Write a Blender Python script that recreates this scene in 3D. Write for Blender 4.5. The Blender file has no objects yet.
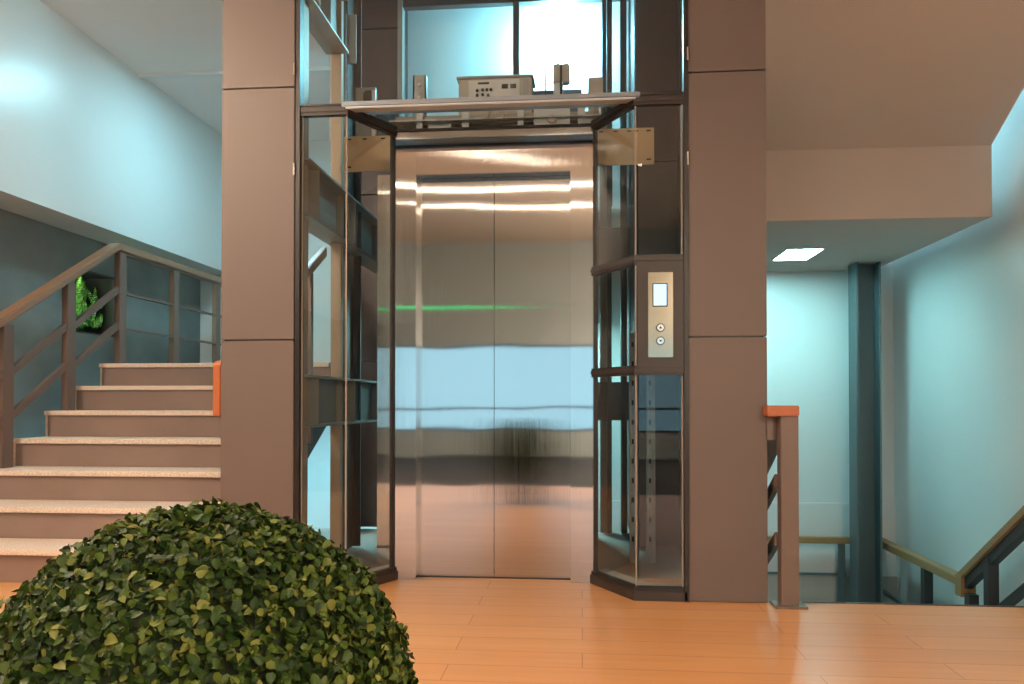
import bpy, bmesh, math, random
import numpy as np
from mathutils import Vector, Matrix
random.seed(7); np.random.seed(7)
S = bpy.context.scene; COL = S.collection
V = Vector
H0 = 0.91                                   # camera height
# ------------------------------------------------------------------ materials
def srgb(r, g, b):
    f = lambda c: (c/255/12.92) if c/255 <= .04045 else ((c/255+.055)/1.055)**2.4
    return (f(r), f(g), f(b), 1)
def mat(name, col=(.5,.5,.5,1), rough=.5, metal=0, spec=.5, coat=0, noise=None, bump=None, emit=None, aniso=0):
    m = bpy.data.materials.new(name); m.use_nodes = True
    nt = m.node_tree; p = nt.nodes['Principled BSDF']
    p.inputs['Base Color'].default_value = col; p.inputs['Roughness'].default_value = rough
    p.inputs['Metallic'].default_value = metal; p.inputs['Specular IOR Level'].default_value = spec
    p.inputs['Coat Weight'].default_value = coat; p.inputs['Coat Roughness'].default_value = .15
    p.inputs['Anisotropic'].default_value = aniso
    if emit:
        p.inputs['Emission Color'].default_value = emit[0]; p.inputs['Emission Strength'].default_value = emit[1]
    tc = nt.nodes.new('ShaderNodeTexCoord')
    if noise:                                # (scale xyz, amount, detail)
        mp = nt.nodes.new('ShaderNodeMapping'); mp.inputs['Scale'].default_value = noise[0]
        nz = nt.nodes.new('ShaderNodeTexNoise'); nz.inputs['Scale'].default_value = 1; nz.inputs['Detail'].default_value = noise[2]
        rp = nt.nodes.new('ShaderNodeValToRGB')
        k = noise[1]
        rp.color_ramp.elements[0].position = .3; rp.color_ramp.elements[1].position = .7
        rp.color_ramp.elements[0].color = [c*(1-k) for c in col[:3]]+[1]
        rp.color_ramp.elements[1].color = [min(1, c*(1+k)) for c in col[:3]]+[1]
        nt.links.new(tc.outputs['Object'], mp.inputs['Vector']); nt.links.new(mp.outputs[0], nz.inputs['Vector'])
        nt.links.new(nz.outputs['Fac'], rp.inputs['Fac']); nt.links.new(rp.outputs['Color'], p.inputs['Base Color'])
    if bump:                                 # (scale xyz, strength, distance, detail)
        mp = nt.nodes.new('ShaderNodeMapping'); mp.inputs['Scale'].default_value = bump[0]
        nz = nt.nodes.new('ShaderNodeTexNoise'); nz.inputs['Scale'].default_value = 1; nz.inputs['Detail'].default_value = bump[3]
        bp = nt.nodes.new('ShaderNodeBump'); bp.inputs['Strength'].default_value = bump[1]; bp.inputs['Distance'].default_value = bump[2]
        nt.links.new(tc.outputs['Object'], mp.inputs['Vector']); nt.links.new(mp.outputs[0], nz.inputs['Vector'])
        nt.links.new(nz.outputs['Fac'], bp.inputs['Height']); nt.links.new(bp.outputs[0], p.inputs['Normal'])
    return m
def glass_mat(name, tint, refl=1.0):
    m = bpy.data.materials.new(name); m.use_nodes = True; nt = m.node_tree; nt.nodes.clear()
    o = nt.nodes.new('ShaderNodeOutputMaterial'); mx = nt.nodes.new('ShaderNodeMixShader')
    t = nt.nodes.new('ShaderNodeBsdfTransparent'); g = nt.nodes.new('ShaderNodeBsdfGlossy')
    t.inputs['Color'].default_value = tint; g.inputs['Roughness'].default_value = .01
    g.inputs['Color'].default_value = (1,1,1,1)
    f = nt.nodes.new('ShaderNodeFresnel'); ge_ = nt.nodes.new('ShaderNodeNewGeometry')
    mr = nt.nodes.new('ShaderNodeMapRange'); mr.inputs[3].default_value = 1.5; mr.inputs[4].default_value = 1/1.5   # same Fresnel on both faces of the sheet
    nt.links.new(ge_.outputs['Backfacing'], mr.inputs[0]); nt.links.new(mr.outputs[0], f.inputs['IOR'])
    ml = nt.nodes.new('ShaderNodeMath'); ml.operation = 'MULTIPLY'; ml.inputs[1].default_value = refl
    nt.links.new(f.outputs[0], ml.inputs[0]); nt.links.new(ml.outputs[0], mx.inputs[0])
    nt.links.new(t.outputs[0], mx.inputs[1]); nt.links.new(g.outputs[0], mx.inputs[2]); nt.links.new(mx.outputs[0], o.inputs[0])
    return m
M = {}
M['white'] = mat('white_paint', srgb(222,226,226), .32, bump=((60,60,60), .05, .01, 2))
M['ceil'] = mat('ceiling_paint', srgb(232,232,232), .7)
M['cream'] = mat('cream_paint', srgb(202,192,185), .6, bump=((50,50,50), .05, .01, 2))
M['dark_wall'] = mat('grey_concrete_plaster', srgb(112,121,121), .65, noise=((1.6,1.6,2.2), .26, 8), bump=((5,5,5), .15, .02, 6))
M['warm_wall'] = mat('foyer_grey_wall', srgb(158,168,168), .7)
M['foyer_ceil'] = mat('foyer_ceiling_paint', srgb(205,186,168), .7)
M['carpet'] = mat('charcoal_carpet', srgb(44,46,48), .95, noise=((90,90,90), .3, 3))
M['pillar'] = mat('bronze_composite_panel', srgb(103,92,89), .5, metal=.1, spec=.35)
M['bronze'] = mat('bronze_profile', srgb(50,43,41), .45, metal=.1)
M['gasket'] = mat('black_gasket', srgb(26,18,17), .4)
M['silver'] = mat('silver_profile', srgb(205,205,205), .3, metal=.9)
M['sill'] = mat('brushed_sill', srgb(136,146,158), .4, metal=.4)
M['nosing'] = mat('pale_nosing', srgb(196,204,212), .35, metal=.3)
M['seal'] = mat('grey_silicone_seal', srgb(138,132,126), .55)
m_ = bpy.data.materials.new('frosted_glass_shelf'); m_.use_nodes = True; nt_ = m_.node_tree; p_ = nt_.nodes['Principled BSDF']  # bluish translucent strip standing in for a reflected band
p_.inputs['Base Color'].default_value = srgb(170,182,194); p_.inputs['Roughness'].default_value = .25
t_r = nt_.nodes.new('ShaderNodeBsdfTranslucent'); t_r.inputs[0].default_value = srgb(200,212,222)
x_ = nt_.nodes.new('ShaderNodeMixShader'); x_.inputs[0].default_value = .6
nt_.links.new(p_.outputs[0], x_.inputs[1]); nt_.links.new(t_r.outputs[0], x_.inputs[2]); nt_.links.new(x_.outputs[0], nt_.nodes['Material Output'].inputs[0])
M['tray'] = m_
M['steel'] = mat('painted_steel', srgb(150,150,146), .4, metal=.35, noise=((6,6,3), .1, 4))
M['steel_tan'] = mat('tan_primed_steel', srgb(158,142,124), .45, metal=.2)
M['steel_dark'] = mat('dark_steel', srgb(66,66,68), .45, metal=.4)
M['galv'] = mat('galvanised_steel', srgb(170,172,172), .4, metal=.6, noise=((40,40,12), .25, 4))
M['zinc_plate'] = mat('zinc_plate', srgb(202,176,140), .4, metal=.35)
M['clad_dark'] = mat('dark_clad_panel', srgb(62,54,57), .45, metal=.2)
M['teal_steel'] = mat('grey_green_steel', srgb(86,104,108), .4, metal=.3)
M['rail_steel'] = mat('brown_grey_painted_steel', srgb(110,92,84), .4, metal=.25)
M['post_brown'] = mat('brown_painted_steel', srgb(108,94,88), .42, metal=.2)
M['riser'] = mat('brown_grey_riser', srgb(134,114,106), .45, noise=((3,3,3), .1, 4))
M['granite'] = mat('granite_tread', srgb(220,202,188), .45, noise=((160,160,160), .28, 3))
M['concrete'] = mat('landing_concrete', srgb(176,172,164), .8)
M['black'] = mat('black_plastic', (.012,.012,.013,1), .4)
M['blueg'] = mat('blue_grey_paint', srgb(78,108,128), .5)
M['greybox'] = mat('grey_enclosure', srgb(168,160,150), .45, metal=.2)
M['label'] = mat('silver_label', srgb(196,194,192), .4, metal=.3)
M['pot'] = mat('stone_planter', srgb(90,88,86), .7)
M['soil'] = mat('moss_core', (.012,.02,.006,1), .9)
# wood handrails
def wood(name, a, b, rough):
    m = mat(name, a, rough); nt = m.node_tree; p = nt.nodes['Principled BSDF']
    tc = nt.nodes.new('ShaderNodeTexCoord'); mp = nt.nodes.new('ShaderNodeMapping'); mp.inputs['Scale'].default_value = (30,2,30)
    nz = nt.nodes.new('ShaderNodeTexNoise'); nz.inputs['Scale'].default_value = 1.5; nz.inputs['Detail'].default_value = 5
    mx = nt.nodes.new('ShaderNodeMix'); mx.data_type = 'RGBA'
    mx.inputs[6].default_value = a; mx.inputs[7].default_value = b
    nt.links.new(tc.outputs['Object'], mp.inputs[0]); nt.links.new(mp.outputs[0], nz.inputs['Vector'])
    nt.links.new(nz.outputs['Fac'], mx.inputs[0]); nt.links.new(mx.outputs[2], p.inputs['Base Color'])
    return m
M['wood'] = wood('handrail_wood', srgb(128,96,74), srgb(146,112,88), .35)
M['wood_orange'] = wood('orange_handrail_wood', srgb(162,90,52), srgb(178,104,64), .4)
M['wood_tan'] = wood('tan_handrail_wood', srgb(146,112,72), srgb(166,130,88), .4)
# stainless
def stainless(name, col, rough):
    m = mat(name, col, rough, metal=1, bump=((2.2,2.2,5.5), .02, .02, 1))
    p = m.node_tree.nodes['Principled BSDF']
    nt = m.node_tree; tc = nt.nodes.new('ShaderNodeTexCoord'); mp = nt.nodes.new('ShaderNodeMapping'); mp.inputs['Scale'].default_value = (3,3,500)
    nz = nt.nodes.new('ShaderNodeTexNoise'); nz.inputs['Scale'].default_value = 1; nz.inputs['Detail'].default_value = 2
    mr = nt.nodes.new('ShaderNodeMapRange'); mr.inputs[3].default_value = rough-.02; mr.inputs[4].default_value = rough+.02
    nt.links.new(tc.outputs['Object'], mp.inputs[0]); nt.links.new(mp.outputs[0], nz.inputs['Vector'])
    nt.links.new(nz.outputs['Fac'], mr.inputs[0]); nt.links.new(mr.outputs[0], p.inputs['Roughness'])
    p.inputs['Anisotropic'].default_value = .9
    bm_ = [n for n in nt.nodes if n.type == 'BUMP'][0]                  # fine vertical grinding marks
    m2 = nt.nodes.new('ShaderNodeMapping'); m2.inputs['Scale'].default_value = (1900,1900,1.5)
    n2 = nt.nodes.new('ShaderNodeTexNoise'); n2.inputs['Scale'].default_value = 1; n2.inputs['Detail'].default_value = 3
    b2 = nt.nodes.new('ShaderNodeBump'); b2.inputs['Strength'].default_value = .5; b2.inputs['Distance'].default_value = .0002
    nt.links.new(tc.outputs['Object'], m2.inputs[0]); nt.links.new(m2.outputs[0], n2.inputs['Vector']); nt.links.new(n2.outputs['Fac'], b2.inputs['Height'])
    nt.links.new(bm_.outputs[0], b2.inputs['Normal']); nt.links.new(b2.outputs[0], p.inputs['Normal'])
    cx = nt.nodes.new('ShaderNodeCombineXYZ'); cx.inputs[0].default_value = 1; nt.links.new(cx.outputs[0], p.inputs['Tangent'])   # vertical brushing
    return m
M['inox'] = stainless('brushed_stainless', (.66,.65,.65,1), .055)
M['inox_frame'] = stainless('brushed_stainless_frame', (.70,.69,.69,1), .055)
M['chrome'] = mat('chrome', (.85,.85,.86,1), .12, metal=1)
M['plate'] = mat('satin_faceplate', srgb(186,174,156), .14, metal=.95)
M['glass'] = glass_mat('clear_glass', (.965,.985,.985,1), 1.0)
M['glass_side'] = glass_mat('grey_green_glass', (.925,.94,.932,1), 1.1)
M['glass_up'] = glass_mat('pale_blue_glass', (.94,.975,.985,1), 1.0)
def emis(name, col, s):
    m = bpy.data.materials.new(name); m.use_nodes = True; nt = m.node_tree; nt.nodes.clear()
    o = nt.nodes.new('ShaderNodeOutputMaterial'); e = nt.nodes.new('ShaderNodeEmission')
    e.inputs[0].default_value = col; e.inputs[1].default_value = s; nt.links.new(e.outputs[0], o.inputs[0]); return m
COOL = (.42,.87,1.0,1); WARM = (1.0,.78,.57,1)
M['e_warm'] = emis('warm_lamp_tube', WARM, 14)
M['e_dim'] = emis('dim_warm_lamp_tube', WARM, 7)
M['e_side'] = emis('warm_side_lamp_tube', WARM, 420)  # for the added fill lamps that carry most of the warm light
M['e_cool'] = emis('cool_panel_light', COOL, 70)
M['e_soffit'] = emis('white_panel_light', (.42,.95,.97,1), 74)
M['e_bulk'] = emis('bright_bulkhead_lamp', (.32,.86,1,1), 190)
M['e_green'] = emis('green_led', (.02,1,.28,1), 2.2)
M['e_screen'] = emis('screen_glow', (.55,.80,1.0,1), 1.5)
M['e_grow'] = emis('green_grow_lamp', (.55,1,.45,1), 12)
# floor planks
def floor_mat():
    m = mat('orange_wood_plank', srgb(214,146,94), .3, coat=.25); nt = m.node_tree; p = nt.nodes['Principled BSDF']
    tc = nt.nodes.new('ShaderNodeTexCoord')
    br = nt.nodes.new('ShaderNodeTexBrick'); br.inputs['Scale'].default_value = 1
    br.inputs['Brick Width'].default_value = 1.25; br.inputs['Row Height'].default_value = .16
    br.inputs['Mortar Size'].default_value = .0016; br.inputs['Mortar Smooth'].default_value = .1
    br.inputs['Color1'].default_value = srgb(212,154,102); br.inputs['Color2'].default_value = srgb(220,164,110); br.inputs['Mortar'].default_value = srgb(160,108,66)
    br.offset = .37
    mp = nt.nodes.new('ShaderNodeMapping'); mp.inputs['Scale'].default_value = (1.1,16,1)
    nz = nt.nodes.new('ShaderNodeTexNoise'); nz.inputs['Scale'].default_value = 1.6; nz.inputs['Detail'].default_value = 7; nz.inputs['Distortion'].default_value = .6
    rp = nt.nodes.new('ShaderNodeValToRGB'); rp.color_ramp.elements[0].color = (.86,.82,.78,1); rp.color_ramp.elements[1].color = (1.08,1.08,1.08,1)
    mx = nt.nodes.new('ShaderNodeMix'); mx.data_type = 'RGBA'; mx.blend_type = 'MULTIPLY'; mx.inputs[0].default_value = 1
    L = nt.links.new
    L(tc.outputs['Object'], br.inputs['Vector']); L(tc.outputs['Object'], mp.inputs[0]); L(mp.outputs[0], nz.inputs['Vector'])
    L(nz.outputs['Fac'], rp.inputs[0]); L(br.outputs['Color'], mx.inputs[6]); L(rp.outputs[0], mx.inputs[7]); L(mx.outputs[2], p.inputs['Base Color'])
    return m
M['floor'] = floor_mat()
def leaf_mat(name, cols, rough=.38, trans=.0):
    m = mat(name, (.1,.2,.05,1), rough); nt = m.node_tree; p = nt.nodes['Principled BSDF']
    g = nt.nodes.new('ShaderNodeNewGeometry'); rp = nt.nodes.new('ShaderNodeValToRGB')
    el = rp.color_ramp.elements
    while len(el) < len(cols): el.new(.5)
    for e, (pos, c) in zip(el, cols): e.position = pos; e.color = c
    nt.links.new(g.outputs['Random Per Island'], rp.inputs[0]); nt.links.new(rp.outputs[0], p.inputs['Base Color'])
    return m
M['box_leaf'] = leaf_mat('boxwood_leaf', [(0,srgb(14,36,8)),(.45,srgb(38,58,14)),(.8,srgb(66,82,26)),(1,srgb(108,110,52))], .55)
M['box_leaf'].node_tree.nodes['Principled BSDF'].inputs['Specular IOR Level'].default_value = .22
M['fern'] = leaf_mat('fern_leaf', [(0,srgb(50,120,34)),(.6,srgb(104,176,62)),(1,srgb(186,222,130))], .5)
M['moss'] = leaf_mat('moss_leaf', [(0,srgb(10,36,12)),(1,srgb(40,90,30))], .7)

# ------------------------------------------------------------------ mesh helpers
OFF = {}
class MB:
    def __init__(s): s.v = []; s.f = []; s.smooth = False
    def add(s, vs, fs):
        n = len(s.v); s.v += [V(p) for p in vs]; s.f += [tuple(i+n for i in f) for f in fs]; return s
    def box(s, x0, y0, z0, x1, y1, z1):
        x0, x1 = min(x0,x1), max(x0,x1); y0, y1 = min(y0,y1), max(y0,y1); z0, z1 = min(z0,z1), max(z0,z1)
        return s.add([(x0,y0,z0),(x1,y0,z0),(x1,y1,z0),(x0,y1,z0),(x0,y0,z1),(x1,y0,z1),(x1,y1,z1),(x0,y1,z1)],
            [(0,3,2,1),(4,5,6,7),(0,1,5,4),(1,2,6,5),(2,3,7,6),(3,0,4,7)])
    def prism(s, pts, d):                     # polygon (list of 3-vectors) swept along vector d
        n = len(pts); d = V(d); a = [V(p) for p in pts]; b = [p+d for p in a]
        nrm = (a[1]-a[0]).cross(a[2]-a[1])
        fs = [tuple(range(n)), tuple(range(2*n-1, n-1, -1))]
        for i in range(n):
            j = (i+1) % n; fs.append((i, i+n, j+n, j))
        if nrm.dot(d) > 0: fs = [tuple(reversed(f)) for f in fs]
        return s.add(a+b, fs)
    def beam(s, pts, w, h):                   # rail with plumb ends; pts on the centre of the top edge; mitred in plan
        P = [V(p) for p in pts]; n = len(P); vs = []
        for i, p in enumerate(P):
            d1 = (P[i]-P[i-1]) if i else (P[1]-P[0]); d2 = (P[i+1]-P[i]) if i < n-1 else d1
            a = V((d1.x,d1.y,0)).normalized(); b = V((d2.x,d2.y,0)).normalized()
            t = (a+b).normalized(); sd = V((t.y,-t.x,0)) * (w/2/max(.3, t.dot(a)))
            vs += [p-sd, p+sd, p+sd-V((0,0,h)), p-sd-V((0,0,h))]
        fs = [(0,1,2,3)]
        for i in range(n-1):
            o = 4*i
            for k in range(4):
                l = (k+1) % 4; fs.append((o+k, o+4+k, o+4+l, o+l))
        o = 4*(n-1); fs.append((o+3,o+2,o+1,o))
        return s.add(vs, fs)
    def cyl(s, a, b, r, n=16, r2=None):
        a = V(a); b = V(b); d = (b-a).normalized(); r2 = r if r2 is None else r2
        u = d.orthogonal().normalized(); w = d.cross(u); vs = []
        for p, q in ((a, r), (b, r2)):
            for i in range(n):
                t = 2*math.pi*i/n; vs.append(p+u*math.cos(t)*q+w*math.sin(t)*q)
        fs = [(i, (i+1) % n, n+(i+1) % n, n+i) for i in range(n)]+[tuple(range(n-1,-1,-1)), tuple(range(n,2*n))]
        return s.add(vs, fs)
    def tube(s, pts, r, n=8):
        for a, b in zip(pts[:-1], pts[1:]): s.cyl(a, b, r, n)
        return s
    def ball(s, c, r, n=10, m=6):
        c = V(c); vs = [c+V((0,0,r))]
        for j in range(1, m):
            for i in range(n):
                t, q = 2*math.pi*i/n, math.pi*j/m
                vs.append(c+V((r*math.sin(q)*math.cos(t), r*math.sin(q)*math.sin(t), r*math.cos(q))))
        vs.append(c-V((0,0,r))); fs = []
        for i in range(n):
            k = (i+1) % n; fs.append((0, 1+i, 1+k)); e = len(vs)-1; fs.append((e, 1+(m-2)*n+k, 1+(m-2)*n+i))
            for j in range(m-2): fs.append((1+j*n+i, 1+(j+1)*n+i, 1+(j+1)*n+k, 1+j*n+k))
        return s.add(vs, fs)
    def lathe(s, c, prof, n=32):              # prof: (r, z) pairs from bottom to top
        c = V(c); vs = []
        for r, z in prof:
            for i in range(n):
                t = 2*math.pi*i/n; vs.append(c+V((r*math.cos(t), r*math.sin(t), z)))
        fs = []
        for j in range(len(prof)-1):
            for i in range(n):
                k = (i+1) % n; fs.append((j*n+i, j*n+k, (j+1)*n+k, (j+1)*n+i))
        fs.append(tuple(range(n-1,-1,-1))); e = (len(prof)-1)*n; fs.append(tuple(range(e, e+n)))
        return s.add(vs, fs)
    def build(s, name, m, parent=None, bev=0, smooth=False):
        off = V((0,0,0))
        if parent is not None: off = OFF[parent.name]
        me = bpy.data.meshes.new(name); me.from_pydata([p-off for p in s.v], [], s.f)
        bm = bmesh.new(); bm.from_mesh(me)
        if len(bm.faces) < 3000: bmesh.ops.recalc_face_normals(bm, faces=bm.faces); bm.to_mesh(me)
        bm.free()
        if bev:
            bm = bmesh.new(); bm.from_mesh(me)
            es = [e for e in bm.edges if len(e.link_faces) == 2 and e.calc_face_angle(0) > .5]
            bmesh.ops.bevel(bm, geom=es, offset=bev, segments=2, affect='EDGES', clamp_overlap=True)
            bm.to_mesh(me); bm.free()
        me.materials.append(M[m])
        if smooth:
            me.polygons.foreach_set('use_smooth', [True]*len(me.polygons))
            try: me.set_sharp_from_angle(angle=.7)
            except Exception: pass
        o = bpy.data.objects.new(name, me); COL.objects.link(o)
        if parent is not None: o.parent = parent
        OFF[o.name] = off
        return o
def thing(name, loc, label, cat, group=None):
    o = bpy.data.objects.new(name, None); COL.objects.link(o); o.location = loc; OFF[o.name] = V(loc)
    o.empty_display_size = .1
    return tag(o, label, cat, group)
def tag(o, label, cat, group=None):
    o['label'] = label; o['category'] = cat
    if group: o['group'] = group
    return o
def B(*a): return MB().box(*a)
def struct(name, mb, m, parent=None, bev=0):
    o = mb.build(name, m, parent, bev)
    if parent is None: o['kind'] = 'structure'
    return o

# ------------------------------------------------------------------ key dimensions (metres; X right, Y into the hall, Z up)
YF = 3.66            # front plane of pillars and glass
YD = 4.02            # plane of the stainless entrance
XL, XR = -1.37, .485 # inner faces of the two front pillars
XC1, XC2 = -1.12, .248   # corners of the angled glass
XJ1, XJ2 = -.957, .055   # outer edges of the stainless frame
RISE, GO = .17, .295
LAND = 1.19
CEIL = 3.6
WX = -3.96           # dark wall left
BX = -3.62           # white bulkhead face
RX = 2.595           # right wall
YB = 6.86            # back wall right
YBL = 7.9            # back wall left
FE = 3.69            # floor edge

# ------------------------------------------------------------------ setting
struct('floor', MB().box(-4.2,-.45,-.16,2.75,FE,0).box(-3.96,FE,-.16,.84,4.12,0), 'floor')
struct('floor_shaft', B(-3.96,4.12,-.16,.80,5.62,-.012), 'concrete')
struct('floor_carpet', B(-4.2,-5.25,-.16,2.75,-.45,-.001), 'carpet')
struct('trim_1', MB().box(.95,FE,-.16,2.595,FE+.012,.004), 'steel_dark')
struct('floor_lower', B(-4.2,3.5,-2.5,2.75,8.1,-2.42), 'concrete')
# lower landing slab seen down the stairwell
struct('floor_landing_lower', B(-4.1,5.75,-1.36,2.595,YB,-1.19), 'concrete')
# left wall with a planting niche
NY0, NY1, NZ0, NZ1, ND = 5.86, 6.38, 1.455, 1.965, .26
w = MB()
w.box(WX-.3,-5.25,-2.5,WX,NY0,2.23); w.box(WX-.3,NY1,-2.5,WX,YBL,2.23)
w.box(WX-.3,NY0,-2.5,WX,NY1,NZ0); w.box(WX-.3,NY0,NZ1,WX,NY1,2.23)
struct('wall_left', w, 'dark_wall')
struct('wall_left_bulkhead', B(WX-.3,-5.25,2.23,BX,YBL,CEIL+.1), 'white')
struct('wall_back_left', B(-4.3,YBL,-2.5,-1.7,YBL+.15,CEIL+.1), 'white')
w = MB(); w.box(-1.7,YB,-2.5,RX+.2,YB+1.19,CEIL+.1)
struct('wall_back', w, 'white')
struct('trim_2', B(-1.7,YB-.035,-2.4,RX,YB,.062), 'white', bev=.006)
struct('wall_right', B(RX,-5.25,-2.5,RX+.15,YB,CEIL+.1), 'white')
struct('baseboard_landing', B(-1.7,YB-.06,-1.19,RX,YB-.036,-.54), 'concrete')
# ceilings
c = MB(); c.box(-3.62,-5.25,CEIL,2.6,3.66,CEIL+.12)
struct('ceiling', c, 'foyer_ceil')
struct('ceiling_landing', MB().box(-3.62,3.66,CEIL,-1.75,YBL,CEIL+.12).box(-1.75,6.1,CEIL,.8,YB,CEIL+.12).box(.8,3.66,CEIL,2.6,YB,CEIL+.12), 'ceil')
struct('trim_3', B(-3.62,6.15,CEIL-.03,-1.75,6.20,CEIL), 'white')
# shaft head above the hall
struct('wall_shaft_head', MB().box(-1.95,5.95,2.78,.86,6.1,4.9).box(-1.9,3.5,CEIL+.12,-1.75,5.95,4.9).box(.80,3.5,CEIL+.12,.95,5.95,4.9).box(-1.75,3.5,CEIL+.12,.8,3.65,4.9).box(-1.9,3.5,4.9,.95,6.1,5.0), 'white')
# right: underside of the next flight, landing fascia and landing soffit
SF = MB()
FY, FZ0, FZ1, SX = 4.925, 2.012, 2.44, 2.434
sl = .59
yt = FY-(CEIL-FZ1)/sl
SF.prism([(.84,FY,FZ0),(.84,YB,FZ0),(.84,YB,2.36),(.84,FY+.25,2.36+.1),(.84,yt+.35,CEIL),(.84,yt,CEIL),(.84,FY,FZ1)], (SX-.84,0,0))
struct('ceiling_stair_soffit', SF, 'cream')
# foyer behind the camera: grey wall with a band of windows
yb = -5.1
w = MB(); w.box(-4.2,yb-.15,1.86,2.75,yb,CEIL+.1); w.box(-4.2,yb-.15,-.16,2.75,yb,.42); w.box(-4.2,yb-.15,.42,-3.7,yb,1.86); w.box(2.3,yb-.15,.42,2.75,yb,1.86)
struct('wall_front', w, 'warm_wall')
w = MB()
for z in (.42,.78,1.83): w.box(-3.7,yb-.1,z,2.3,yb-.04,z+.035)
for x in (-3.7,-2.2,-.7,.8,2.27): w.box(x,yb-.1,.42,x+.03,yb-.04,1.86)
wf = struct('window_1', w, 'steel_dark')
B(-3.7,yb-.075,.44,2.3,yb-.069,1.85).build('window_pane', 'glass', wf)

# ------------------------------------------------------------------ left staircase
st = thing('staircase', (-2.65,3.73,0), 'stone-topped stairs with brown risers rising behind the clipped bush on the left', 'stairs')
SL, SR = -3.53, -1.80
YN = 3.73
for i in range(7):
    y = YN+i*GO; z = (i+1)*RISE
    MB().box(SL,y,z-.03,SR, (y+GO+.02) if i < 6 else YBL-.01, z).build('tread', 'granite', st, bev=.003)
    MB().box(SL+.012,y+.022,z-RISE,SR,y+.042,z-.03).build('riser', 'riser', st)
for i in range(7):
    y = YN+i*GO; z = (i+1)*RISE
    B(SL,y+.018,z-RISE+.001,SL+.012,y+.045,z-.031).build('edge_strip', 'granite', st)
n = MB(); n.prism([(SL+.05,YN+.50,0),(SL+.05,YN+6*GO+.40,LAND-.30),(SL+.05,YBL-.01,LAND-.30),(SL+.05,YBL-.01,LAND-.032),(SL+.05,YN+6*GO+.08,LAND-.032),(SL+.05,YN+6*GO+.08,LAND-RISE-.07),(SL+.05,YN+.17,.0)], (SR-SL-.1,0,0))
n.build('stringer', 'steel_dark', st)
# flight rising behind the shaft
bf = thing('back_staircase', (-.5,6.6,LAND), 'flight of steps climbing to the right behind the glass shaft', 'stairs')
for i in range(7):
    x = -1.7+i*GO; z = LAND+(i+1)*RISE
    MB().box(x,6.05,z-.03,(x+GO+.02) if i < 6 else .82,YB-.01,z).build('tread', 'granite', bf)
    MB().box(x+.022,6.06,z-RISE,x+.04,YB-.02,z-.03).build('riser', 'riser', bf)
MB().prism([(-1.80,6.03,LAND-.16),(.1,6.03,LAND+1.0),(.1,6.03,LAND+1.22),(-1.80,6.03,LAND+.06)], (0,.02,0)).build('stringer', 'steel', bf)
for x, zt in ((-1.62,LAND-.12),(.42,LAND+.9)): B(x,6.3,-1.19,x+.05,6.6,zt).build('support_post', 'steel_dark', bf)
bl = thing('back_stair_railing', (-1.0,6.07,LAND), 'steel railing sloping up behind the left glass pane', 'railing')
pr = [(-1.9,6.09,LAND+.78),(.0,6.09,LAND+.78+1.9*RISE/GO)]
MB().beam(pr, .05, .06).build('handrail', 'wood', bl)
for dz in (.3,.55): MB().beam([V(p)-V((0,0,dz)) for p in pr], .012, .05).build('bar', 'rail_steel', bl)
for k in range(4):
    x = -1.8+k*.55; zt = LAND+.78+(x+1.9)*RISE/GO
    B(x,6.08,zt-.85,x+.04,6.1,zt-.03).build('post', 'rail_steel', bl)

# left railing
lr = thing('stair_railing', (-3.48,5.4,0), 'wood-topped railing with flat steel bars along the outer edge of the left stairs', 'railing')
LXr = -3.485
zr = lambda y: 2.10-(5.62-y)*RISE/GO
p0 = (LXr,3.62,zr(3.62)); p1 = (LXr,5.62,2.10); p2 = (LXr,7.86,2.10)
MB().beam([p0,p1,p2], .085, .055).build('handrail', 'wood', lr, bev=.006)
MB().beam([V(p)-V((0,0,.055)) for p in (p0,p1,p2)], .03, .018).build('rail_plate', 'rail_steel', lr)
posts = [(3.90,RISE*1),(4.49,RISE*3),(5.08,RISE*5),(5.68,LAND),(6.47,LAND),(7.25,LAND)]
for y, zb in posts:
    B(LXr-.012,y-.045,zb,LXr+.032,y+.045,(zr(min(y,5.62))-.07)).build('post', 'rail_steel', lr, bev=.003)
ys = [p[0] for p in posts]
for dz in (.34,.61):
    for a, b in zip([3.62]+ys, ys+[7.86]):
        za, zb2 = zr(min(a,5.66))-dz, zr(min(b,5.66))-dz
        if b <= 5.7: MB().beam([(LXr+.01,a+.03,za),(LXr+.01,b-.03,zb2)], .03, .05).build('bar', 'rail_steel', lr)
        else: MB().beam([(LXr+.01,a+.03,2.10-dz-.02),(LXr+.01,b-.03,2.10-dz-.02)], .035, .016).build('bar', 'rail_steel', lr)

# orange handrail end peeping out beside the left pillar
oh = thing('wall_handrail', (-1.78,4.6,1.0), 'orange wooden handrail end poking out beside the left pillar', 'handrail')
q = [(3.70,.84),(3.70,1.085),(3.72,1.108),(3.80,1.118),(3.80,.84)]
MB().prism([(-1.79,y,z) for y, z in q], (.04,0,0)).build('end_board', 'wood_orange', oh, bev=.004)
MB().prism([(-1.79,y,z) for y, z in [(3.801,1.118),(5.3,1.98),(5.3,1.91),(3.801,1.048)]], (.04,0,0)).build('rail', 'wood_orange', oh, bev=.004)
for y in (4.3,5.0): B(-1.785,y,(y-3.73)*.5,-1.755,y+.04,1.06+(y-3.80)*.575).build('post', 'rail_steel', oh)

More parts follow.
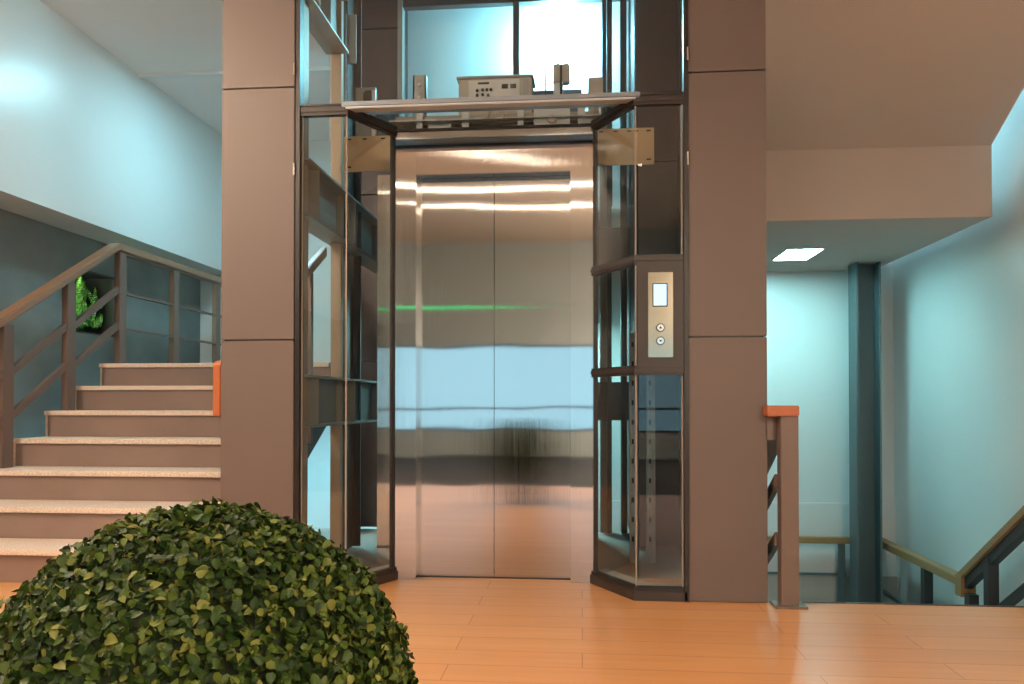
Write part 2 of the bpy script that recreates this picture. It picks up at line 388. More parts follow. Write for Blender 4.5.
# ------------------------------------------------------------------ planting niche
def frond(mb, base, d, up, length, wid, n=11):
    d = V(d).normalized(); up = V(up); side = d.cross(up).normalized()
    pts = []
    for i in range(n+1):
        t = i/n; pts.append(V(base)+d*length*t+up*(length*.35*t-length*.55*t*t))
    for i in range(1, n):
        t = i/n; L = wid*math.sin(math.pi*min(1,.15+t*.85))*1.0+.004
        a = pts[i]; nx = (pts[i+1]-pts[i-1]).normalized()
        for sg in (-1,1):
            dr = (side*sg+nx*.6).normalized(); wv = nx*(length/n*.42)
            mb.add([a-wv*.6, a+dr*L*.5-wv*.8+up*.004, a+dr*L+up*-.004, a+dr*L*.5+wv*.7+up*.004, a+wv*.6], [(0,1,2,3,4)])
    for a, b in zip(pts[:-1], pts[1:]):
        mb.add([a-side*.0018,a+side*.0018,b+side*.0015,b-side*.0015], [(0,1,2,3)])
nc = thing('niche_box', (WX-.13,6.0,NZ0), 'dark recessed niche in the grey wall holding lit green plants', 'niche')
t_ = .012
MB().box(WX-ND,NY0,NZ0,WX+.002,NY1,NZ0+t_).box(WX-ND,NY0,NZ1-t_,WX+.002,NY1,NZ1).box(WX-ND,NY0,NZ0,WX+.002,NY0+t_,NZ1).box(WX-ND,NY1-t_,NZ0,WX+.002,NY1,NZ1).build('frame', 'black', nc)
B(WX-ND-.01,NY0,NZ0,WX-ND,NY1,NZ1).build('back_panel', 'black', nc)
B(WX-.16,NY0+.013,NZ0+.1,WX-.06,NY0+.022,NZ1-.06).build('lamp_strip', 'e_grow', nc)
ms = MB()
for _ in range(900):
    y = random.uniform(NY0+.02,NY1-.04); z = random.uniform(NZ0+.02,NZ1-.03); a = V((WX-ND+.005+random.random()*.05,y,z))
    u = V((random.uniform(.1,.8),random.uniform(-1,1),random.uniform(-1,1))).normalized()*.02; s2 = u.orthogonal().normalized()*.008
    ms.add([a,a+u*.5+s2,a+u,a+u*.5-s2], [(0,1,2,3)])
o = ms.build('moss', 'moss'); o['kind'] = 'stuff'; tag(o, 'dark green moss lining the back of the wall niche', 'moss')
ferns = [(5.95,1.62,.34,'pale green fern low in the wall niche behind the railing post'),(6.06,1.53,.36,'bright fern at the lower middle of the niche'),(6.20,1.66,.30,'curling fern on the right side of the niche'),(6.10,1.88,.24,'fern hanging at the top of the niche'),(6.24,1.54,.30,'fern in the bottom right corner of the niche'),(6.02,1.74,.30,'fern in the middle of the niche just right of the railing post')]
for k, (y, z, L, lb) in enumerate(ferns):
    r = random.Random(30+k); fm = MB()
    for j in range(13):
        a = r.uniform(-1.5,1.5)+ (math.pi if k == 3 else 0)
        d = V((r.uniform(-.2,.5), math.sin(a), math.cos(a)*(.9)))
        frond(fm, (WX-.13,y,z), d, V((1,0,0)), min(L, .22)*r.uniform(.75,1.1), .035)
    # keep the fern inside the recess
    for p in fm.v:
        p.x = min(max(p.x, WX-ND+.004), WX+.015); p.y = min(max(p.y, NY0+.014), NY1-.05); p.z = min(max(p.z, NZ0+.014), NZ1-.034)
    tag(fm.build('fern', 'fern'), lb, 'fern', 'ferns in the wall niche')

# ------------------------------------------------------------------ pillars
def pillar(name, x0, x1, label):
    t = thing(name, ((x0+x1)/2,YF+.2,0), label, 'pillar', 'bronze pillars beside the lift')
    zs = [0.0,1.205,2.418,3.63,4.8]; g = .003
    B(x0+.012,YF+.012,0,x1-.012,YF+.13,4.8).build('core', 'gasket', t)
    for a, b in zip(zs[:-1], zs[1:]):
        MB().box(x0,YF,a+g,x1,YF+.012,b-g).box(x0,YF+.012,a+g,x0+.012,YF+.13,b-g).box(x1-.012,YF+.012,a+g,x1,YF+.13,b-g).build('panel', 'pillar', t, bev=.002)
    return t
pillar('clad_pillar', -1.730, XL, 'bronze panelled pillar left of the lift, its foot hidden by the bush')
pillar('clad_pillar', XR, .834, 'bronze panelled pillar right of the lift with its foot on the wooden floor')

# ------------------------------------------------------------------ stainless entrance
en = thing('elevator_entrance', (-.45,YD,0), 'brushed stainless steel lift entrance with two closed door panels', 'elevator door')
xo1, xo2, zo = -.848, -.058, 2.075
HT = 2.300
B(XJ1,YD-.03,0,xo1,YD+.10,HT).build('jamb', 'inox_frame', en, bev=.003)
B(xo2,YD-.03,0,XJ2,YD+.10,HT).build('jamb', 'inox_frame', en, bev=.003)
B(xo1,YD-.03,zo,xo2,YD+.044,HT).build('header', 'inox_frame', en, bev=.003)
xm = -.453
for a, b in ((xo1,xm-.0015),(xm+.0015,xo2)):
    d = B(a,YD+.045,.006,b,YD+.075,zo+.05).build('door_panel', 'inox', en, bev=.002)
B(xo1,YD+.035,-.004,xo2,YD+.10,.004).build('threshold', 'steel_dark', en)
# side returns behind the angled glass
for x0, x1 in ((XJ1-.13,XJ1-.002),(XJ2+.002,XJ2+.012)):
    B(x0,YD+.11,.0,x1,YD+.125,2.12).build('return_panel', 'inox_frame', en)

# ------------------------------------------------------------------ glass enclosure
ge = thing('glass_enclosure', (-.435,YF,0), 'bronze-framed glass enclosure with angled panes wrapping the lift shaft', 'glass enclosure')
A1, A2 = V((XL+.014,YF+.02,0)), V((XC1,YF+.02,0)); A3 = V((XJ1-.004,YD-.02,0))
C1, C2 = V((XR-.006,YF+.02,0)), V((XC2,YF+.02,0)); C3 = V((XJ2+.004,YD-.02,0))
UZ0, UZ1 = 2.327, 4.7
def pane(a, b, z0, z1, m, nm='glass_pane', t=.008, inset=.012):
    d = (b-a).normalized(); n = V((d.y,-d.x,0))
    a = a+d*inset; b = b-d*inset
    MB().prism([a-n*t/2+V((0,0,z0)), b-n*t/2+V((0,0,z0)), b+n*t/2+V((0,0,z0)), a+n*t/2+V((0,0,z0))], (0,0,z1-z0)).build(nm, m, ge)
def bar(a, b, z, h, w, m, nm, bev=0):
    MB().beam([a+V((0,0,z)), b+V((0,0,z))], w, h).build(nm, m, ge, bev=bev)
def upright(p, z0, z1, w, m, nm, d=None):
    d = w if d is None else d
    B(p.x-w/2,p.y-d/2,z0,p.x+w/2,p.y+d/2,z1).build(nm, m, ge)
TZ = 2.292
for a, b, c_, side in ((A1,A2,A3,-1),(C1,C2,C3,1)):
    cuts = [(.06,TZ)] if side < 0 else [(.06,1.045),(1.065,1.555),(1.575,TZ)]
    for k, (z0, z1) in enumerate(cuts):
        if not (side > 0 and k == 1): pane(a, b, z0, z1, 'glass_side')
        pane(b, c_, z0, z1, 'glass_side')
    def rail_pair(z, hb):      # bronze rail with black gaskets above and below
        MB().beam([a+V((0,0,z+hb/2)), b+V((0,0,z+hb/2)), c_+V((0,0,z+hb/2))], .04, hb).build('frame_rail', 'bronze', ge, bev=.003)
        MB().beam([a+V((0,0,z+hb/2+.012)), b+V((0,0,z+hb/2+.012)), c_+V((0,0,z+hb/2+.012))], .03, .012).build('gasket', 'gasket', ge)
        MB().beam([a+V((0,0,z-hb/2)), b+V((0,0,z-hb/2)), c_+V((0,0,z-hb/2))], .03, .014).build('gasket', 'gasket', ge)
    rail_pair(TZ+.012, .022)
    MB().beam([a+V((0,0,.045)), b+V((0,0,.045)), c_+V((0,0,.045))], .05, .045).build('base_rail', 'bronze', ge, bev=.003)
    MB().beam([a+V((0,0,.062)), b+V((0,0,.062)), c_+V((0,0,.062))], .034, .017).build('gasket', 'gasket', ge)
    if side > 0:
        rail_pair(1.565, .018); rail_pair(1.055, .018)
    # uprights
    upright(a+V((-side*.004,0,0)), 0, UZ1, .020, 'gasket', 'frame_upright', .05)
    upright(a+V((-side*.021,0.004,0)), .06, TZ, .007, 'seal', 'edge_seal', .02)
    upright(c_+V((side*.010,0,0)), 0, TZ, .022, 'gasket', 'frame_upright', .045)
    upright(b, .06, TZ, .007, 'seal', 'corner_seal')
# solid brown panel carrying the call plate
B(XC2+.006,YF+.004,1.066,XR-.012,YF+.035,1.556).build('solid_panel', 'bronze', ge, bev=.003)
# upper front glass
for a, b in ((XL+.014,-1.125),(-1.121,.246),(.25,XR-.014)):
    B(a,YF+.016,UZ0+.013,b,YF+.024,UZ1).build('glass_pane', 'glass_up', ge)
B(XC1-.02,YF-.004,UZ0-.014,XC2+.02,YF+.05,UZ0+.012).build('sill_bar', 'sill', ge, bev=.004)
B(XC1-.0,YF-.008,UZ0-.024,XC2+.0,YF+.05,UZ0-.0145).build('sill_nosing', 'nosing', ge, bev=.003)
for a, b in ((XL+.01,XC1-.022),(XC2+.022,XR-.01)):
    B(a,YF+.0,UZ0-.004,b,YF+.04,UZ0+.004).build('sill_bar', 'gasket', ge)
# added strip for the blue-grey reflection and glass roof over the recess
B(XC1+.01,YF+.05,TZ+.03,XC2-.01,3.795,TZ+.036).build('tray', 'tray', ge)
MB().prism([(XC1-.0,YF+.0,TZ+.024),(XC2+.0,YF+.0,TZ+.024),(XJ2,YD-.01,TZ+.024),(XJ1,YD-.01,TZ+.024)], (0,0,.01)).build('recess_glass', 'glass', ge)
B(XJ1,YD-.035,HT+.001,XJ2,YD-.0,TZ+.022).build('gasket', 'gasket', ge)
for pts in ([(.25,3.705),(.472,3.705),(.472,3.80),(.31,3.80),(.125,4.10),(.07,4.02)],[(-1.12,3.705),(-1.342,3.705),(-1.342,3.80),(-1.18,3.80),(-1.02,4.10),(-.97,4.02)]):
    MB().prism([(x,y,.001) for x, y in pts], (0,0,.052)).build('inner_sill', 'label', ge)
# hinge pins on the pillar joints
for x in (XL+.002,XR-.002):
    for z in (2.02,2.5): MB().cyl((x,YF-.012,z-.03),(x,YF-.012,z+.03),.005,8).build('hinge_pin', 'chrome', ge)

# ------------------------------------------------------------------ call panel
cp = thing('call_panel', (.359,YF-.004,1.31), 'stainless call plate with glowing screen and two round buttons on the brown panel', 'call panel')
B(.302,YF-.004,1.113,.415,YF+.004,1.503).build('faceplate', 'plate', cp, bev=.0015)
sc_ = B(.322,YF-.0065,1.345,.39,YF-.0035,1.452).build('screen_bezel', 'black', cp)
B(.327,YF-.008,1.35,.385,YF-.0062,1.447).build('screen', 'e_screen', sc_)
for z, up in ((1.248,1),(1.188,-1)):
    bt = MB().cyl((.3575,YF-.004,z),(.3575,YF-.010,z),.0195,28).build('button', 'steel_dark', cp, smooth=True)
    MB().cyl((.3575,YF-.010,z),(.3575,YF-.013,z),.0155,24).build('button_face', 'chrome', bt, smooth=True)
    MB().prism([(.3575-.007,YF-.0132,z-up*.004),(.3575+.007,YF-.0132,z-up*.004),(.3575,YF-.0132,z+up*.007)], (0,-.0006,0)).build('arrow', 'black', bt)

# ------------------------------------------------------------------ shaft steel frame
sf = thing('shaft_steelwork', (-.44,4.7,0), 'painted steel frame of bolted beams and columns inside the glass shaft', 'steel frame')
def ibeam_y(x, y0, y1, zt, zb, m='steel'):       # channel along Y, open towards the shaft
    mb = MB(); mb.box(x-.006,y0,zb,x+.006,y1,zt); mb.box(x-.06,y0,zt-.012,x+.075,y1,zt); mb.box(x-.06,y0,zb,x+.075,y1,zb+.012)
    mb.build('side_beam', m, sf)
    for y in (y0+.16,y0+.82,y1-.32):
        B(x+.006,y,zb+.012,x+.07,y+.01,zt-.012).build('stiffener', m, sf)
    for k in range(3):
        z = zb+.06+k*(zt-zb-.12)/2
        MB().cyl((x+.006,y1-.20,z),(x+.03,y1-.20,z),.022,6).build('bolt', 'steel', sf)
XS1, XS2 = -1.42, .325
for zt, zb in ((2.12,1.83),(1.045,.78),(3.25,2.93)):
    ibeam_y(XS1, 3.80, 5.55 if zt < 3 else 4.46, zt, zb)
    if zt < 3: B(XS1,5.52,zb,XS2,5.60,zt).build('rear_beam', 'steel_dark', sf)
def hcol(x, y, z0, z1, w, d, m):
    return MB().box(x-w/2,y-d/2,z0,x+w/2,y-d/2+.014,z1).box(x-w/2,y+d/2-.014,z0,x+w/2,y+d/2,z1).box(x-.006,y-d/2,z0,x+.006,y+d/2,z1).build('column', m, sf)
B(XS1-.07,3.80,.0,XS1+.035,3.90,4.7).build('column', 'steel_tan', sf)
B(XS1-.03,4.46,.0,XS1+.03,4.50,4.7).build('column', 'steel_tan', sf)
hcol(-1.445,4.75,0,4.7,.10,.30,'steel_dark')
hcol(.155,5.58,0,3.0,.055,.10,'steel')
B(.175,5.5,0,.205,5.62,3.9).build('column', 'steel_dark', sf)
B(.27,5.5,0,.31,5.62,3.9).build('column', 'steel_dark', sf)
# rear glazing frame of the upper shaft
B(-.49,5.60,2.3,-.445,5.66,4.8).build('mullion', 'steel_dark', sf)
B(-1.32,5.60,3.77,.45,5.66,3.95).build('transom', 'steel_dark', sf)
B(.145,5.60,2.3,.215,5.66,4.8).build('mullion', 'steel_dark', sf)
B(-1.325,5.58,2.3,-1.29,5.66,4.8).build('mullion', 'steel', sf)
# rear pillars cladding the back corners of the shaft
for name, x0, x1, lb in (('rear_pillar',-1.72,-1.33,'dark clad rear pillar seen through the left glass of the shaft'),('rear_pillar',.33,.72,'dark clad rear pillar seen through the right glass of the shaft')):
    t = thing(name, ((x0+x1)/2,5.7,0), lb, 'pillar', 'rear pillars of the shaft')
    zs = [0,1.205,2.418,3.63,4.8]
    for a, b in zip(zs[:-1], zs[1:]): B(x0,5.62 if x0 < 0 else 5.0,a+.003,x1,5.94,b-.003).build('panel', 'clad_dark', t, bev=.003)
# side wall of the shaft on the right
sw = thing('shaft_side_panel', (.60,4.5,0), 'dark metal side cladding inside the right of the glass shaft', 'panel')
for a, b in ((.0,1.2),(1.206,2.41),(2.416,4.7)): B(.60,4.08,a,.615,4.99,b).build('panel', 'clad_dark', sw)
B(.585,4.3,.0,.60,4.34,4.7).build('batten', 'steel_dark', sw); B(.585,4.75,.0,.60,4.79,4.7).build('batten', 'steel_dark', sw)
# perforated guide rails
for x, y, lb in ((.292,4.52,'galvanised slotted guide rail nearest the lift doors behind the right glass'),(.388,4.52,'galvanised slotted guide rail nearest the right pillar behind the glass')):
    t = thing('guide_rail', (x,y,0), lb, 'guide rail', 'guide rails in the shaft')
    MB().box(x-.024,y-.004,0,x+.024,y,1.3).box(x-.024,y,0,x-.020,y+.05,1.3).box(x+.020,y,0,x+.024,y+.05,1.3).build('channel', 'galv', t)
    for k in range(11):
        z = .12+k*.11
        B(x-.012,y-.0065,z,x+.0,y-.004,z+.028).build('slot', 'black', t)
# ------------------------------------------------------------------ car and door gear
car = thing('elevator_car', (-.45,4.8,0), 'lift car standing behind the stainless doors inside the glass shaft', 'elevator car')
B(-.985,4.18,0,-.945,5.45,2.40).build('side_wall', 'steel_dark', car); B(.035,4.18,0,.075,5.45,2.40).build('side_wall', 'steel_dark', car)
B(-.945,5.41,0,.035,5.45,2.40).build('rear_wall', 'steel_dark', car)
B(-1.0,4.18,2.40,.09,5.45,2.44).build('roof', 'galv', car)
B(-.945,4.18,-.005,.035,5.41,.02).build('car_floor', 'steel_dark', car)
B(-1.0,4.16,2.34,.09,4.178,2.44).build('front_fascia', 'steel_tan', car)
hd = thing('door_operator', (-.45,4.16,2.2), 'zinc plated door operator beam with slots and brackets above the doors', 'door operator')
B(-1.275,4.135,2.145,.375,4.15,2.335).build('back_plate', 'zinc_plate', hd, bev=.002)
for x in (-1.255,-1.17,-1.07,-.99,.09,.165,.235,.27,.335):
    B(x,4.131,2.315,x+.022,4.136,2.322).build('slot', 'black', hd)
for x in (-1.255,.335): B(x,4.131,2.165,x+.022,4.136,2.172).build('slot', 'black', hd)
B(-1.0,4.02,2.365,.10,4.13,2.372).build('shelf', 'galv', hd)
B(-.94,4.07,2.36,.05,4.095,2.40).build('track', 'steel_tan', hd)
for x, w_ in ((-.86,.03),(-.62,.035),(-.33,.03),(-.02,.04)): B(x,4.05,2.335,x+w_,4.065,2.47).build('bracket', 'label', hd)
B(-.245,4.045,2.335,-.06,4.06,2.44).build('cover_plate', 'label', hd)
B(-.80,4.06,2.335,-.68,4.075,2.36).build('cover_plate', 'label', hd)
B(.0,4.06,2.335,.08,4.075,2.38).build('cover_plate', 'label', hd)
MB().cyl((-.153,4.045,2.36),(-.153,4.03,2.36),.022,20).build('pulley', 'greybox', hd, smooth=True)
MB().cyl((-.41,4.06,2.39),(-.41,4.03,2.39),.016,16).build('pulley', 'steel_tan', hd, smooth=True)
MB().cyl((-.50,4.06,2.36),(-.47,4.06,2.43),.008,10).build('lever', 'steel_tan', hd, smooth=True)
# equipment on the roof edge
ZR = 2.44
bx = thing('control_box', (-.466,4.30,ZR), 'beige control box with a labelled front on the roof of the lift car', 'control box')
B(-.668,4.24,ZR,-.268,4.40,ZR+.225).build('housing', 'greybox', bx, bev=.004)
B(-.68,4.235,ZR+.225,-.258,4.405,ZR+.240).build('lid', 'steel', bx, bev=.003)
B(-.612,4.236,ZR+.115,-.335,4.241,ZR+.215).build('label_plate', 'label', bx)
for x, z in ((-.565,.157),(-.535,.160),(-.512,.160),(-.49,.160),(-.565,.132),(-.535,.134),(-.505,.130)):
    MB().cyl((x,4.236,ZR+z),(x,4.228,ZR+z),.008,12).build('push_button', 'black', bx, smooth=True)
for x in (-.43,-.385): B(x,4.232,ZR+.165,x+.032,4.237,ZR+.188).build('switch', 'black', bx)
B(-.56,4.232,ZR+.192,-.50,4.237,ZR+.202).build('nameplate', 'steel_dark', bx)
B(-.315,4.236,ZR+.115,-.285,4.239,ZR+.215).build('latch', 'steel', bx)
pt = thing('bracket_post', (-.888,4.28,ZR), 'short galvanised steel post standing on the lift roof left of the control box', 'post')
MB().box(-.925,4.26,ZR,-.852,4.27,ZR+.265).box(-.925,4.26,ZR,-.917,4.30,ZR+.265).box(-.860,4.26,ZR,-.852,4.30,ZR+.265).build('channel', 'galv', pt)
for z in (.06,.14,.21): MB().cyl((-.888,4.26,ZR+z),(-.888,4.25,ZR+z),.010,10).build('bolt', 'silver', pt, smooth=True)
ls = thing('limit_switch', (-.115,4.28,ZR), 'upright limit switch with looping cables on the lift roof', 'switch')
B(-.152,4.26,ZR,-.10,4.31,ZR+.195).build('bracket', 'label', ls, bev=.003)
for x in (-.155,-.105): B(x,4.255,ZR+.195,x+.042,4.305,ZR+.30).build('switch_body', 'greybox', ls, bev=.006)
B(-.117,4.25,ZR+.03,-.105,4.262,ZR+.29).build('conduit', 'black', ls)
MB().tube([V((-.14+.035*math.cos(t)-.02,4.27,ZR+.30+.03*math.sin(t))) for t in [math.pi*k/10 for k in range(11)]]+[V((-.196,4.27,ZR+.05))], .004).build('cable', 'black', ls)
MB().tube([V((-.095+.022*math.cos(t),4.27,ZR+.30+.025*math.sin(t))) for t in [math.pi*k/10 for k in range(11)]], .004).build('cable', 'black', ls)
B(-.27,4.42,ZR,.0,4.5,ZR+.22).build('cable_tray', 'blueg'); o = bpy.data.objects['cable_tray']; tag(o, 'blue metal box behind the limit switch on the lift roof', 'box')
jb = thing('junction_box', (.075,4.3,ZR), 'small grey junction box at the right end of the lift roof', 'junction box')
B(.035,4.26,ZR,.115,4.33,ZR+.22).build('housing', 'greybox', jb, bev=.004); MB().cyl((.10,4.25,ZR),(.10,4.25,ZR+.06),.01,10).build('gland', 'silver', jb, smooth=True)
jb2 = thing('junction_box', (-1.12,4.3,2.40), 'grey junction box with a black sensor at the left end of the lift roof', 'junction box')
B(-1.12,4.26,2.335,-1.0,4.33,2.58).build('housing', 'blueg', jb2, bev=.004)
B(-1.24,4.24,2.335,-1.13,4.27,2.64).build('mounting_plate', 'steel', jb2)
MB().box(-1.19,4.20,2.52,-1.12,4.25,2.61).build('sensor', 'black', jb2, bev=.01); MB().cyl((-1.125,4.19,2.33),(-1.125,4.19,2.6),.012,10).build('cable', 'silver', jb2, smooth=True)

# ------------------------------------------------------------------ right stairwell
ds = thing('lower_staircase', (1.7,4.5,-1.19), 'flight of steps going down beyond the edge of the wooden floor', 'stairs')
for i in range(1, 7):
    y = FE+.012+(i-1)*GO; z = -i*RISE
    B(.98,y-.01,z-.03,2.44,y+GO+.02,z).build('tread', 'granite', ds)
for i in range(0, 7):
    y = FE+.014+i*GO
    B(.98,y-.01,-(i+1)*RISE,2.44,y,-i*RISE-.035).build('riser', 'riser', ds)
nr = thing('newel_railing', (.908,3.62,0), 'brown newel with orange capped rail and steel bars descending beside the right pillar', 'railing')
B(.875,3.585,.012,.952,3.655,.85).build('newel_post', 'post_brown', nr, bev=.003)
B(.845,3.565,0,.985,3.675,.012).build('base_plate', 'post_brown', nr, bev=.002)
B(.815,3.57,.846,.952,3.70,.893).build('rail_cap', 'wood_orange', nr, bev=.004)
ss = RISE/GO*1.0
def down(x, y0, z, L, w, h): return MB().beam([(x,y0,z),(x,y0+L,z-L*ss)], w, h)
down(.87,3.66,.890,1.75,.085,.05).build('handrail', 'wood_orange', nr)
down(.868,3.66,.838,1.75,.08,.10).build('rail_plate', 'post_brown', nr)
for z in (.585,.325): down(.872,3.64,z,1.75,.022,.06).build('bar', 'rail_steel', nr)
for y in (4.5,5.3): B(.85,y,-ss*(y-3.66)-.16,.89,y+.04,.82-ss*(y-3.66)).build('post', 'rail_steel', nr)
# landing railing at the back
br = thing('landing_railing', (1.1,6.73,-1.19), 'level tan wooden handrail in front of the back wall of the stairwell', 'railing')
MB().beam([(-.9,6.73,-.205),(2.19,6.73,-.205)], .07, .05).build('handrail', 'wood_tan', br, bev=.005)
MB().beam([(-.9,6.73,-.50),(2.16,6.73,-.50)], .012, .02).build('bar', 'teal_steel', br)
for x in (.3,1.25,2.10): B(x,6.715,-1.19,x+.05,6.745,-.255).build('post', 'teal_steel', br)
# right railing: level, then climbing towards the viewer
rr = thing('side_railing', (2.43,5.4,-1.19), 'tan wooden handrail along the right wall, level then rising steeply towards the viewer', 'railing')
XH = 2.44
pA, pB, pC = (XH,6.78,-.205), (XH,5.36,-.205), (XH,5.30,-.215)
MB().beam([(XH,6.80,-.215),(XH,5.30,-.215)], .085, .055).build('handrail', 'wood_tan', rr, bev=.005)
MB().beam([(XH,5.34,-.20),(XH,3.75,-.20+1.59*.69)], .085, .06).build('handrail', 'wood_tan', rr, bev=.005)
MB().beam([(XH,5.36,-.275),(XH,3.75,-.275+1.61*.69)], .05, .07).build('rail_plate', 'steel_dark', rr)
B(XH-.045,5.26,-.33,XH+.045,5.34,-.20).build('rail_joint', 'wood_tan', rr)
for y, zt in ((5.87,-.27),(5.22,-.30),(4.98,-.02),(4.30,.42)):
    B(XH-.03,y-.03,-1.19,XH+.03,y+.03,zt).build('post', 'steel_dark', rr)
MB().beam([(XH,6.75,-.62),(XH,5.88,-.62)], .03, .03).build('bar', 'teal_steel', rr)
MB().beam([(XH,4.95,-.33),(XH,3.75,-.33+1.2*.69)], .03, .06).build('bar', 'steel_dark', rr)
# steel column at the back
sc = thing('steel_column', (2.25,6.5,-1.19), 'grey green steel column rising from the stairwell to the soffit', 'column')
MB().box(2.155,6.44,-1.19,2.17,6.62,FZ0).box(2.33,6.44,-1.19,2.345,6.62,FZ0).box(2.17,6.55,-1.19,2.33,6.562,FZ0).build('column_shaft', 'teal_steel', sc)
B(2.12,6.40,-1.19,2.38,6.66,-1.17).build('base_plate', 'teal_steel', sc)

# ------------------------------------------------------------------ lamps
cl = thing('ceiling_light', (1.66,6.15,FZ0), 'square white recessed panel light in the soffit over the stairwell', 'ceiling light')
lx0, lx1, ly0, ly1 = 1.48,1.73,5.84,6.28
MB().box(lx0-.015,ly0-.015,FZ0-.006,lx1+.015,ly0,FZ0).box(lx0-.015,ly1,FZ0-.006,lx1+.015,ly1+.015,FZ0).box(lx0-.015,ly0,FZ0-.006,lx0,ly1,FZ0).box(lx1,ly0,FZ0-.006,lx1+.015,ly1,FZ0).build('frame', 'white', cl)
B(lx0,ly0,FZ0-.004,lx1,ly1,FZ0-.001).build('diffuser', 'e_soffit', cl)
def panel_lamp(x, y, w, d, label, m='e_cool', z=CEIL):
    t = thing('panel_light', (x,y,z), label, 'ceiling light')
    B(x-w/2-.02,y-d/2-.02,z-.03,x+w/2+.02,y+d/2+.02,z).build('frame', 'white', t)
    B(x-w/2,y-d/2,z-.036,x+w/2,y+d/2,z-.031).build('diffuser', m, t)
panel_lamp(-2.50,6.1,.4,.4,'square cool ceiling panel light over the upper landing')
panel_lamp(-2.45,6.6,.5,.5,'square cool panel light under the upper landing, seen through the left glass',z=LAND-.302)  # added lamp, hidden by the beam, brightens the low back wall
panel_lamp(-.42,6.5,.6,.3,'cool panel light hung beneath the steps behind the shaft','e_soffit',1.62)  # added lamp, hidden by the car, lifts the dim wall behind the shaft
panel_lamp(1.9,5.7,.4,.4,'square cool ceiling panel light over the right upper landing')
panel_lamp(-2.5,4.6,.11,.11,'small cool ceiling panel light over the left stairs')
bk = thing('bulkhead_lamp', (-.17,5.93,3.55), 'dazzling globe lamp on the white wall above the back of the shaft', 'lamp')
MB().cyl((-.17,5.949,3.55),(-.17,5.89,3.55),.06,32).build('housing', 'white', bk, smooth=True)
MB().ball((-.17,5.80,3.55),.125,32,16).build('diffuser', 'e_bulk', bk, smooth=True)
def linear(a, b, label, m='e_warm'):
    a, b = V(a), V(b); c = (a+b)/2
    t = thing('linear_lamp', c, label, 'pendant light', 'linear lamps of the foyer')
    MB().beam([a+V((0,0,.04)),b+V((0,0,.04))], .06, .05).build('housing', 'silver', t)
    MB().beam([a-V((0,0,.011)),b-V((0,0,.011))], .052 if m == 'e_side' else .013, .02).build('tube', m, t)
    for p in (a.lerp(b,.15), a.lerp(b,.85)): MB().cyl(p+V((0,0,.04)), (p.x,p.y,CEIL), .003, 6).build('cord', 'black', t)
linear((-2.1,-.58,3.3),(.6,-.61,3.3),'linear foyer lamp nearest the camera, hung level with the lift front')
linear((-1.9,-1.31,3.3),(.5,-1.65,3.3),'second linear foyer lamp, hung slightly askew behind the camera')
linear((-1.58,.99,3.3),(-.42,.10,3.3),'slanting linear foyer lamp in front of the lift, left one','e_dim')
linear((-1.09,.05,3.42),(-.1,.66,3.42),'slanting linear foyer lamp in front of the lift, right one','e_dim')
linear((-2.95,.2,3.3),(-2.95,2.5,3.3),'linear foyer lamp running towards the left staircase', 'e_side')  # added fill for the stairs, kept out of the door reflection
linear((1.2,.3,3.3),(1.2,2.2,3.3),'linear foyer lamp running towards the right stairwell')  # extra weak warm light added on the right
linear((1.9,-4.4,2.5),(1.9,-.6,2.5),'linear foyer lamp along the right wall behind the camera','e_side')  # added fill, hung low to reach the sloped soffit
gl = thing('green_light_bar', (-1.95,-3.0,2.25), 'green light strip hung across the foyer behind the camera', 'light strip')
B(-3.3,-3.03,2.235,-.65,-3.0,2.265).build('housing', 'black', gl); B(-3.3,-3.0,2.243,-.95,-2.995,2.257).build('diffuser', 'e_green', gl)
for x in (-3.0,-1.0): MB().cyl((x,-3.015,2.265),(x,-3.015,CEIL),.003,6).build('cord', 'black', gl)

# ------------------------------------------------------------------ clipped bush
bc = V((-.527,1.06,.468)); R = .290
bo = thing('boxwood_ball', (bc.x,bc.y,0), 'large clipped boxwood ball filling the lower left foreground', 'bush')
def leaves(n, r0, r1, seed, L0=.0185):
    rg = np.random.RandomState(seed)
    i = np.arange(n)+.5; ph = np.arccos(1-2*i/n); th = math.pi*(1+5**.5)*i
    nrm = np.stack([np.cos(th)*np.sin(ph), np.sin(th)*np.sin(ph), np.cos(ph)], 1)
    nrm += rg.normal(0,.025,nrm.shape); nrm /= np.linalg.norm(nrm,axis=1)[:,None]
    lump = 1+.012*np.sin(nrm[:,0]*23+1)*np.sin(nrm[:,1]*19)+.012*np.sin(nrm[:,2]*27+nrm[:,0]*14)
    ctr = nrm*(rg.uniform(r0,r1,n)*lump)[:,None]
    ln = nrm+rg.normal(0,.62,nrm.shape); ln /= np.linalg.norm(ln,axis=1)[:,None]      # leaf normal
    a = rg.normal(0,1,nrm.shape)+np.array([0,0,.5])+nrm*.7; d = a-ln*(a*ln).sum(1)[:,None]; d /= np.linalg.norm(d,axis=1)[:,None]
    s = np.cross(ln,d); L = L0*rg.uniform(.7,1.25,n); W = L*rg.uniform(.62,.85,n)
    # obovate leaf with a fold and a cupped tip: t along, w across, h lift
    tpl = [(-.5,0,0),(-.15,-.36,.10),(.22,-.5,.12),(.47,-.22,.02),(.42,0,-.04),(.47,.22,.02),(.22,.5,.12),(-.15,.36,.10),(0,0,-.02)]
    P = np.stack([ctr+d*(t*L)[:,None]+s*(w*W)[:,None]+ln*(h*L)[:,None] for t, w, h in tpl],1)
    return P
fc = [(0,1,8),(1,2,8),(2,3,8),(3,4,8),(4,5,8),(5,6,8),(6,7,8),(7,0,8)]
P = np.concatenate([leaves(15000,R*.965,R*1.025,1,.0145), leaves(12000,R*.91,R*.97,2,.0145)], 0)
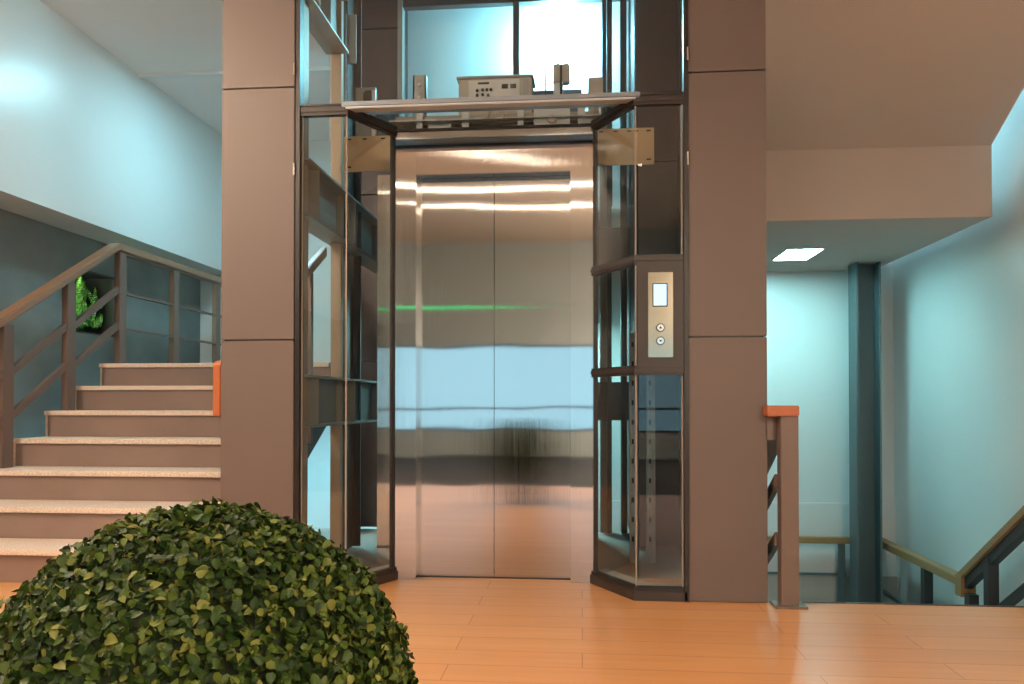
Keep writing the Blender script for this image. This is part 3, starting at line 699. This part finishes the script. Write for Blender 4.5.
nL = len(P); vs = P.reshape(-1,3)+np.array([0,0,bc.z])
F = (np.arange(nL)[:,None,None]*9+np.array(fc)[None]).reshape(-1,3)
me = bpy.data.meshes.new('foliage'); me.from_pydata(vs.tolist(), [], F.tolist()); me.materials.append(M['box_leaf'])
me.polygons.foreach_set('use_smooth', [True]*len(me.polygons))
fo = bpy.data.objects.new('foliage', me); COL.objects.link(fo); fo.parent = bo; OFF[fo.name] = OFF[bo.name]
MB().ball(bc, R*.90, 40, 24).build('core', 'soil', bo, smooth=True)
MB().cyl((bc.x,bc.y,.12),(bc.x,bc.y,.3),.02,12).build('stem', 'steel_tan', bo, smooth=True)
pl = thing('planter', (bc.x,bc.y,0), 'low round stone planter under the boxwood ball', 'planter')
MB().lathe((bc.x,bc.y,0), [(.15,0),(.19,.16),(.20,.17),(.185,.17),(.18,.13)], 40).build('bowl', 'pot', pl, smooth=True)
MB().cyl((bc.x,bc.y,.10),(bc.x,bc.y,.135),.178,32).build('soil', 'soil', pl)

# ------------------------------------------------------------------ extra light from real fittings (lights sit at the lamp housings)
def area(name, loc, rot, sx, sy, energy, col, spread=math.pi):
    d = bpy.data.lights.new(name, 'AREA'); d.shape = 'RECTANGLE'; d.size = sx; d.size_y = sy; d.energy = energy; d.color = col; d.spread = spread
    o = bpy.data.objects.new(name, d); COL.objects.link(o); o.location = loc; o.rotation_euler = rot; return o
def point(name, loc, energy, col, r=.05):
    d = bpy.data.lights.new(name, 'POINT'); d.energy = energy; d.color = col; d.shadow_soft_size = r
    o = bpy.data.objects.new(name, d); COL.objects.link(o); o.location = loc; return o
sd = bpy.data.lights.new('niche_lamp', 'SPOT'); sd.energy = 7; sd.color = (.9,1,.72); sd.spot_size = 1.9; sd.spot_blend = .4; sd.shadow_soft_size = .02
so = bpy.data.objects.new('niche_lamp', sd); COL.objects.link(so); so.location = (WX-.09,NY0+.03,NZ1-.10)
so.rotation_euler = V((-.12,1,-.42)).to_track_quat('-Z','Y').to_euler()
wd = bpy.data.worlds.new('world'); S.world = wd; wd.use_nodes = True
bg = wd.node_tree.nodes['Background']; bg.inputs[0].default_value = (.42,.72,.85,1); bg.inputs[1].default_value = 1.5

# ------------------------------------------------------------------ camera
cd = bpy.data.cameras.new('camera'); cam = bpy.data.objects.new('camera', cd); COL.objects.link(cam)
cd.sensor_fit = 'HORIZONTAL'; cd.sensor_width = 36; cd.lens = 36*790/1024; cd.shift_y = 50/1024
cam.location = (0,0,H0); cam.rotation_euler = (math.radians(90.7),0,math.atan(70/790)); cd.clip_start = .02
S.camera = cam
S.view_settings.view_transform = 'Standard'; S.view_settings.look = 'None'; S.view_settings.gamma = 1
S.view_settings.use_curve_mapping = False; S.view_settings.exposure = .1
S.cycles.max_bounces = 10; S.cycles.transparent_max_bounces = 24; S.cycles.glossy_bounces = 6; S.cycles.diffuse_bounces = 5
S.cycles.sample_clamp_indirect = 4; S.cycles.caustics_reflective = False; S.cycles.caustics_refractive = False
